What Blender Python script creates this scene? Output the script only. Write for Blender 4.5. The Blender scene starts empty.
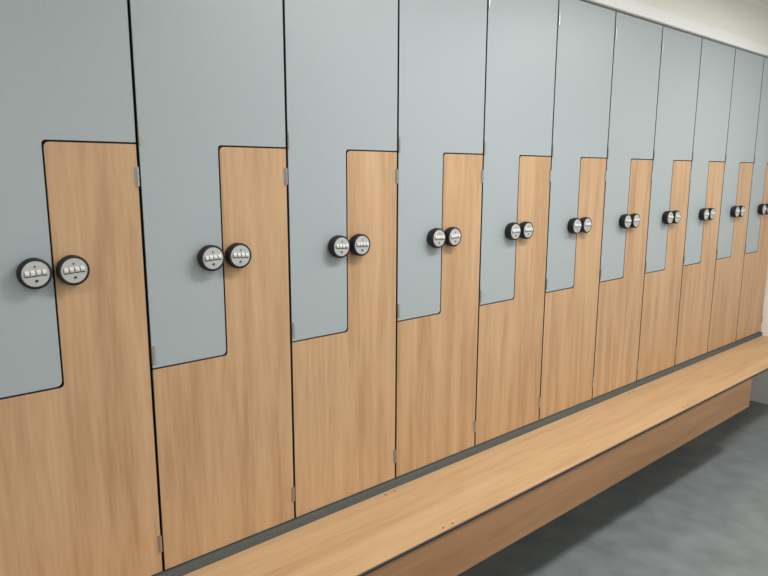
import bpy, bmesh, math, random
from mathutils import Vector, Matrix
random.seed(4)
scn=bpy.context.scene
W=0.4; Z0=0.48
ZST=1.0776; ZSB=0.54; ZTOP=1.67; XF=0.2014
LX1,LX2,LZ=0.1605,0.2363,0.8021
XL=-6*W; XR=11*W
def lin(c):
    return tuple(((v/255)/12.92 if v/255<=.04045 else ((v/255+.055)/1.055)**2.4) for v in c)+(1,)
def new_mat(name,col,rough=.5,metal=0):
    m=bpy.data.materials.new(name);m.use_nodes=True
    b=m.node_tree.nodes['Principled BSDF']
    b.inputs['Base Color'].default_value=lin(col);b.inputs['Roughness'].default_value=rough;b.inputs['Metallic'].default_value=metal
    return m,m.node_tree,b
def N(nt,t,**k):
    n=nt.nodes.new(t)
    for a,v in k.items(): setattr(n,a,v)
    return n
def ramp(nt,stops):
    r=nt.nodes.new('ShaderNodeValToRGB');e=r.color_ramp.elements
    e[0].position=stops[0][0];e[0].color=stops[0][1]
    e[1].position=stops[-1][0];e[1].color=stops[-1][1]
    for s in stops[1:-1]:
        x=e.new(s[0]);x.color=s[1]
    return r
def noise_mat(name,c1,c2,scale,rough=.5,detail=4,bump=0,vec=(1,1,1),spread=(.3,.7)):
    m,nt,b=new_mat(name,c1,rough)
    tc=N(nt,'ShaderNodeTexCoord');mp=N(nt,'ShaderNodeMapping');mp.inputs['Scale'].default_value=vec
    n=N(nt,'ShaderNodeTexNoise');n.inputs['Scale'].default_value=scale;n.inputs['Detail'].default_value=detail
    r=ramp(nt,[(spread[0],lin(c1)),(spread[1],lin(c2))])
    nt.links.new(tc.outputs['Object'],mp.inputs[0]);nt.links.new(mp.outputs[0],n.inputs['Vector'])
    nt.links.new(n.outputs['Fac'],r.inputs[0]);nt.links.new(r.outputs[0],b.inputs['Base Color'])
    if bump:
        bp=N(nt,'ShaderNodeBump');bp.inputs['Strength'].default_value=bump;bp.inputs['Distance'].default_value=.002
        nt.links.new(n.outputs['Fac'],bp.inputs['Height']);nt.links.new(bp.outputs[0],b.inputs['Normal'])
    return m
def wood_mat(name,vec,cols,rough=.42):
    m,nt,b=new_mat(name,cols[1],rough)
    tc=N(nt,'ShaderNodeTexCoord');oi=N(nt,'ShaderNodeObjectInfo')
    ml=N(nt,'ShaderNodeMath',operation='MULTIPLY');ml.inputs[1].default_value=37.0
    ad=N(nt,'ShaderNodeVectorMath',operation='ADD')
    nt.links.new(oi.outputs['Random'],ml.inputs[0]);nt.links.new(tc.outputs['Object'],ad.inputs[0]);nt.links.new(ml.outputs[0],ad.inputs[1])
    mp=N(nt,'ShaderNodeMapping');mp.inputs['Scale'].default_value=vec
    nt.links.new(ad.outputs[0],mp.inputs[0])
    n1=N(nt,'ShaderNodeTexNoise');n1.inputs['Scale'].default_value=1.0;n1.inputs['Detail'].default_value=6;n1.inputs['Roughness'].default_value=.6;n1.inputs['Distortion'].default_value=.5
    n2=N(nt,'ShaderNodeTexNoise');n2.inputs['Scale'].default_value=6.0;n2.inputs['Detail'].default_value=3
    nt.links.new(mp.outputs[0],n1.inputs['Vector']);nt.links.new(mp.outputs[0],n2.inputs['Vector'])
    mx=N(nt,'ShaderNodeMath',operation='MULTIPLY_ADD');mx.inputs[1].default_value=.25
    sc=N(nt,'ShaderNodeMath',operation='MULTIPLY');sc.inputs[1].default_value=.75
    nt.links.new(n1.outputs['Fac'],sc.inputs[0]);nt.links.new(n2.outputs['Fac'],mx.inputs[0]);nt.links.new(sc.outputs[0],mx.inputs[2])
    r=ramp(nt,[(.34,lin(cols[0])),(.5,lin(cols[1])),(.66,lin(cols[2]))])
    nt.links.new(mx.outputs[0],r.inputs[0]);nt.links.new(r.outputs[0],b.inputs['Base Color'])
    return m
M_wood=wood_mat('wood_laminate_vertical',(22,22,1.4),[(175,137,100),(194,157,119),(205,170,133)])
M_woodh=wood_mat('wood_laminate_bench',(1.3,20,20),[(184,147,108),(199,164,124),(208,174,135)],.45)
M_wooda_shaded=wood_mat('wood_laminate_apron_shaded',(1.3,20,20),[(148,109,74),(163,123,86),(174,134,96)],.5)  # bench laminate in darker browns, shade on the apron put into the colour
M_grey=noise_mat('grey_laminate',(163,173,178),(168,178,182),160,.42,detail=3)
M_edge,_,_=new_mat('black_compact_edge',(52,54,56),.5)
M_carc,_,_=new_mat('carcass_dark',(36,37,39),.7)
M_rail,_,_=new_mat('rail_grey',(88,95,95),.6)
M_metal,_,_=new_mat('satin_steel',(178,178,176),.35,.85)
M_face,_,_=new_mat('lock_face_silver',(192,194,195),.4,.3)
M_black,_,_=new_mat('lock_black_plastic',(15,15,17),.55)
M_dial=noise_mat('dial_ivory',(232,232,228),(210,211,209),200,.4)
M_wall=noise_mat('white_painted_wall',(236,235,229),(240,239,234),60,.8,bump=.1)
M_ceil=noise_mat('ceiling_paint',(232,233,230),(237,238,235),40,.85)
M_trim=noise_mat('light_trim',(238,240,239),(242,243,242),40,.5)
M_floor=noise_mat('grey_vinyl_floor',(110,116,118),(133,139,141),9,.42,detail=10,spread=(.28,.72))
M_plinth=noise_mat('plinth_grey',(120,118,112),(128,126,120),30,.7)
M_emit,nt,b=new_mat('diffuser',(255,255,255),.5)
b.inputs['Emission Color'].default_value=(1,.98,.94,1);b.inputs['Emission Strength'].default_value=4

def link(o,parent=None):
    scn.collection.objects.link(o)
    if parent: o.parent=parent
    return o
def mesh_obj(name,bm,mats,parent=None,smooth=False):
    me=bpy.data.meshes.new(name);bm.normal_update();bm.to_mesh(me);bm.free()
    for m in mats: me.materials.append(m)
    if smooth:
        for p in me.polygons: p.use_smooth=True
    return link(bpy.data.objects.new(name,me),parent)
def addbox(bm,x0,x1,y0,y1,z0,z1,mi=0):
    v=[bm.verts.new((x,y,z)) for x in(x0,x1) for y in(y0,y1) for z in(z0,z1)]
    fs=[]
    for f in [(0,1,3,2),(4,6,7,5),(0,4,5,1),(2,3,7,6),(0,2,6,4),(1,5,7,3)]:
        q=bm.faces.new([v[i] for i in f]);q.material_index=mi;fs.append(q)
    return v,fs
def box(name,b,mat,parent=None,bevel=0):
    bm=bmesh.new();addbox(bm,*b)
    bmesh.ops.recalc_face_normals(bm,faces=bm.faces)
    if bevel: bmesh.ops.bevel(bm,geom=bm.edges[:],offset=bevel,segments=2,affect='EDGES')
    return mesh_obj(name,bm,[mat],parent)
def lathe(bm,prof,cx,cz,seg=40):
    rings=[]
    for r,d,mi in prof:
        if r<=1e-6: rings.append([bm.verts.new((cx,-d,cz))])
        else: rings.append([bm.verts.new((cx+r*math.cos(2*math.pi*i/seg),-d,cz+r*math.sin(2*math.pi*i/seg))) for i in range(seg)])
    for k in range(len(prof)-1):
        a,b=rings[k],rings[k+1]
        for i in range(seg):
            j=(i+1)%seg
            if len(b)==1: f=bm.faces.new([a[i],a[j],b[0]])
            elif len(a)==1: f=bm.faces.new([a[0],b[j],b[i]])
            else: f=bm.faces.new([a[i],a[j],b[j],b[i]])
            f.material_index=prof[k][2];f.smooth=abs(prof[k][1]-prof[k+1][1])>.003
def outline(pts,rad,d):
    """rectilinear CCW polygon, inward offset d, rounded corners"""
    n=len(pts);out=[]
    for i in range(n):
        a=Vector(pts[i-1]);b=Vector(pts[i]);c=Vector(pts[(i+1)%n])
        d1=(b-a).normalized();d2=(c-b).normalized()
        n1=Vector((-d1.y,d1.x));n2=Vector((-d2.y,d2.x))
        pnt=b+d*(n1+n2);cr=d1.x*d2.y-d1.y*d2.x
        r=rad[i]-d if cr>0 else rad[i]+d
        r=max(r,.0006)
        s=pnt-d1*r
        cen=s+(n1 if cr>0 else -n1)*r
        a0=math.atan2(s.y-cen.y,s.x-cen.x);sw=math.pi/2*(1 if cr>0 else -1)
        for k in range(7):
            t=a0+sw*k/6;out.append((cen.x+r*math.cos(t),cen.y+r*math.sin(t)))
    return out
def door_mesh(name,pts,rad,face):
    T=.013;E=.0010
    bm=bmesh.new()
    loops=[]
    for d,y in ((E,0.0),(0,E*.8),(0,T)):
        loops.append([bm.verts.new((x,y,z)) for x,z in outline(pts,rad,d)])
    f=bm.faces.new(loops[0]);f.material_index=0
    n=len(loops[0])
    for a,b in ((0,1),(1,2)):
        for i in range(n):
            j=(i+1)%n
            q=bm.faces.new([loops[a][i],loops[b][i],loops[b][j],loops[a][j]]);q.material_index=1
    bk=bm.faces.new(list(reversed(loops[2])));bk.material_index=0
    bmesh.ops.recalc_face_normals(bm,faces=bm.faces)
    bmesh.ops.triangulate(bm,faces=[x for x in bm.faces if len(x.verts)>4])
    me=bpy.data.meshes.new(name);bm.to_mesh(me);bm.free()
    me.materials.append(face);me.materials.append(M_edge)
    return me
g=.0012;e0=.0027
GP=[(e0,ZSB+g),(XF-g,ZSB+g),(XF-g,ZST+g),(W-e0,ZST+g),(W-e0,ZTOP),(e0,ZTOP)]
WP=[(e0,0),(W-e0,0),(W-e0,ZST-g),(XF+g,ZST-g),(XF+g,ZSB-g),(e0,ZSB-g)]
me_up=door_mesh('upper_door',GP,[.003,.013,.008,.003,.003,.003],M_grey)
me_lo=door_mesh('lower_door',WP,[.003,.003,.003,.012,.009,.003],M_wood)
# ---- lock
bm=bmesh.new()
lathe(bm,[(.0,0,0),(.029,0,0),(.029,.004,0),(.031,.006,0),(.0328,.010,0),(.0328,.025,0),(.0318,.0275,0),(.0300,.0282,0),(.0274,.0282,0),(.0272,.0276,1),(.0262,.0284,1),(0,.0286,1)],0,0,48)
for i in range(4):
    cx=(i-1.5)*.0112
    addbox(bm,cx-.0048,cx+.0048,-.0291,-.027,-.0055,.0075,2)
    seg=14;rr=.0064
    ra=[[bm.verts.new((cx+s*.0042,-.0268-rr*math.sin(2*math.pi*k/seg),.0022+rr*math.cos(2*math.pi*k/seg))) for k in range(seg)] for s in(-1,1)]
    for k in range(seg):
        q=bm.faces.new([ra[0][k],ra[0][(k+1)%seg],ra[1][(k+1)%seg],ra[1][k]]);q.material_index=3
    for s in(0,1):
        q=bm.faces.new(ra[s]);q.material_index=3
lathe(bm,[(.0036,.0280,4),(.0036,.0298,4),(.0026,.0300,2),(0,.0296,2)],0,-.0145,20)
addbox(bm,-.0012,.0012,-.0297,-.028,.0135,.0175,2)
bmesh.ops.recalc_face_normals(bm,faces=bm.faces)
me_lock=bpy.data.meshes.new('combination_lock');bm.to_mesh(me_lock);bm.free()
for m in (M_black,M_face,M_black,M_dial,M_metal): me_lock.materials.append(m)
# ---- carcass
bm=bmesh.new();D=.5;t=.012;a=.0015
addbox(bm,a,a+t,.0145,D,0,ZTOP);addbox(bm,W-a-t,W-a,.0145,D,0,ZTOP)
addbox(bm,a,W-a,D-t,D,0,ZTOP);addbox(bm,a,W-a,.0145,D,0,t);addbox(bm,a,W-a,.0145,D,ZTOP-t,ZTOP)
addbox(bm,XF-t/2,XF+t/2,.0145,D,ZSB,ZST);addbox(bm,a,XF,.0145,D,ZSB-t/2,ZSB+t/2);addbox(bm,XF,W-a,.0145,D,ZST-t/2,ZST+t/2)
me_car=bpy.data.meshes.new('carcass');bmesh.ops.recalc_face_normals(bm,faces=bm.faces);bm.to_mesh(me_car);bm.free();me_car.materials.append(M_carc)
def hinge_mesh(name,items):
    bm=bmesh.new()
    for x,z,L in items:
        for seg_i in range(3):
            l=L/3-.0008;zc=z+(seg_i-1)*L/3
            bmesh.ops.create_cone(bm,cap_ends=True,segments=14,radius1=.0038,radius2=.0038,depth=l,matrix=Matrix.Translation((x,-.0012,zc)))
        s=1 if x<W/2 else -1
        addbox(bm,min(x,x+s*.006),max(x,x+s*.006),-.0018,.001,z-L/2,z+L/2)
    me=bpy.data.meshes.new(name);bm.to_mesh(me);bm.free();me.materials.append(M_metal);return me
me_h=hinge_mesh('hinges',[(.0055,ZSB+.035,.045),(.0055,ZST+.02,.045),(.0055,ZTOP-.09,.045),(W-.0045,ZST-.075,.045),(W-.0045,.08,.045)])
for k in range(-6,11):
    e=bpy.data.objects.new('locker',None);e.empty_display_size=.1;link(e);e.location=(W*k,0,Z0)
    for nm,me in (('carcass',me_car),('upper_door',me_up),('lower_door',me_lo),('hinges',me_h)):
        link(bpy.data.objects.new(nm,me),e)
    for nm,x in (('upper_door_lock',LX1),('lower_door_lock',LX2)):
        o=link(bpy.data.objects.new(nm,me_lock),e);o.location=(x,.0,LZ);o.rotation_euler=(0,random.uniform(-.08,.08),0)
# ---- plinth under lockers
box('locker_plinth',(XL,XR,.032,.5,0,Z0-.001),M_plinth)
# ---- bench
bz=Z0-.026
bn=bpy.data.objects.new('bench',None);link(bn)
box('rear_rail',(XL,XR,-.011,.029,Z0-.06,Z0-.004),M_rail,bn)
bm=bmesh.new();v,fs=addbox(bm,XL,XR,-.308,-.0115,bz-.013,bz)
bmesh.ops.recalc_face_normals(bm,faces=bm.faces)
bmesh.ops.bevel(bm,geom=[e for e in bm.edges if abs(e.verts[0].co.x-e.verts[1].co.x)>.1],offset=.0015,segments=2,affect='EDGES')
for f in bm.faces:
    if abs(f.normal.z)<.98 or f.calc_area()<.01: f.material_index=1
mesh_obj('seat_board',bm,[M_woodh,M_edge],bn)
bm=bmesh.new();addbox(bm,XL,3.44,-.303,-.290,Z0-.20,bz-.013)
bmesh.ops.recalc_face_normals(bm,faces=bm.faces)
for f in bm.faces:
    if abs(f.normal.y)<.9: f.material_index=1
mesh_obj('apron',bm,[M_wooda_shaded,M_edge],bn)
bm=bmesh.new()
for x in [-2.2,-1.2,-.4,.4,1.15,1.95,2.7,3.38]:
    addbox(bm,x-.02,x+.02,-.289,.029,bz-.045,bz-.0135)
    addbox(bm,x-.02,x+.02,.0,.029,.16,bz-.03)
    addbox(bm,x-.02,x+.02,-.289,-.284,Z0-.18,bz-.02)
mesh_obj('brackets',bm,[M_carc],bn)
bm=bmesh.new()
for s in (-1.95,1.15,2.7):
    for dx in (-.02,.02):
        for y in (-.03,-.292):
            lathe(bm,[(.003,0,0),(.003,.001,0),(0,.0014,0)],0,0,12)
            vs=bm.verts[:][-25:]
            bmesh.ops.rotate(bm,verts=vs,cent=(0,0,0),matrix=Matrix.Rotation(-math.pi/2,3,'X'))
            bmesh.ops.translate(bm,verts=vs,vec=(s+dx,y,bz))
mesh_obj('screws',bm,[M_edge],bn)
# ---- room shell
H=2.42;YF=-3.2
box('floor',(XL-.1,XR+.1,YF-.1,.62,-.1,0),M_floor)
box('ceiling',(XL-.1,XR+.1,YF-.1,.62,H,H+.1),M_ceil)
box('wall_back',(XL,XR,.52,.62,0,H),M_wall)
box('wall_right',(XR+.002,XR+.1,YF,.62,0,H),M_wall)
box('wall_left',(XL-.1,XL-.002,YF,.62,0,H),M_wall)
box('wall_front',(XL,XR,YF-.1,YF,0,H),M_wall)
box('wall_bulkhead',(XL,XR,.0,.52,Z0+ZTOP+.055,H),M_wall)
box('trim_1',(XL,XR,-.02,.03,Z0+ZTOP+.004,Z0+ZTOP+.055),M_trim,None,.002)
# ---- ceiling lights
for (x,y,P) in [(-1.0,-1.2,11.5),(1.5,-1.05,24),(3.3,-1.0,18),(.3,-2.5,11),(3.0,-2.5,10)]:
    e=bpy.data.objects.new('ceiling_light_panel',None);link(e);e.location=(x,y,H)
    bm=bmesh.new()
    for b_ in [(-.6,.6,-.15,-.13),(-.6,.6,.13,.15),(-.6,-.58,-.13,.13),(.58,.6,-.13,.13)]: addbox(bm,*b_,-.03,0)
    mesh_obj('frame',bm,[M_trim],e)
    box('diffuser',(-.58,.58,-.13,.13,-.02,-.001),M_emit,e)
    l=bpy.data.lights.new('lamp','AREA');l.shape='RECTANGLE';l.size=1.15;l.size_y=.25;l.energy=P;l.color=(1,.99,.965)
    lo=bpy.data.objects.new('lamp',l);link(lo,e);lo.location=(0,0,-.035)
w=bpy.data.worlds.new('world');scn.world=w;w.use_nodes=True
w.node_tree.nodes['Background'].inputs[0].default_value=(.5,.52,.55,1);w.node_tree.nodes['Background'].inputs[1].default_value=.3
# ---- camera
P=[-0.15913,-1.51758,1.01347+Z0,0.86056,-0.17633,0.00341,647.07166]
y,pi,r=P[3:6]
F=Vector((math.cos(pi)*math.cos(y),math.cos(pi)*math.sin(y),math.sin(pi)))
R=F.cross(Vector((0,0,1))).normalized();U=R.cross(F)
R2=math.cos(r)*R+math.sin(r)*U;U2=-math.sin(r)*R+math.cos(r)*U
c=bpy.data.cameras.new('camera');co=link(bpy.data.objects.new('camera',c))
co.matrix_world=Matrix(((R2[0],U2[0],-F[0],P[0]),(R2[1],U2[1],-F[1],P[1]),(R2[2],U2[2],-F[2],P[2]),(0,0,0,1)))
c.sensor_width=36;c.lens=P[6]*36/768;c.clip_start=.05
scn.camera=co
scn.view_settings.view_transform='Standard'
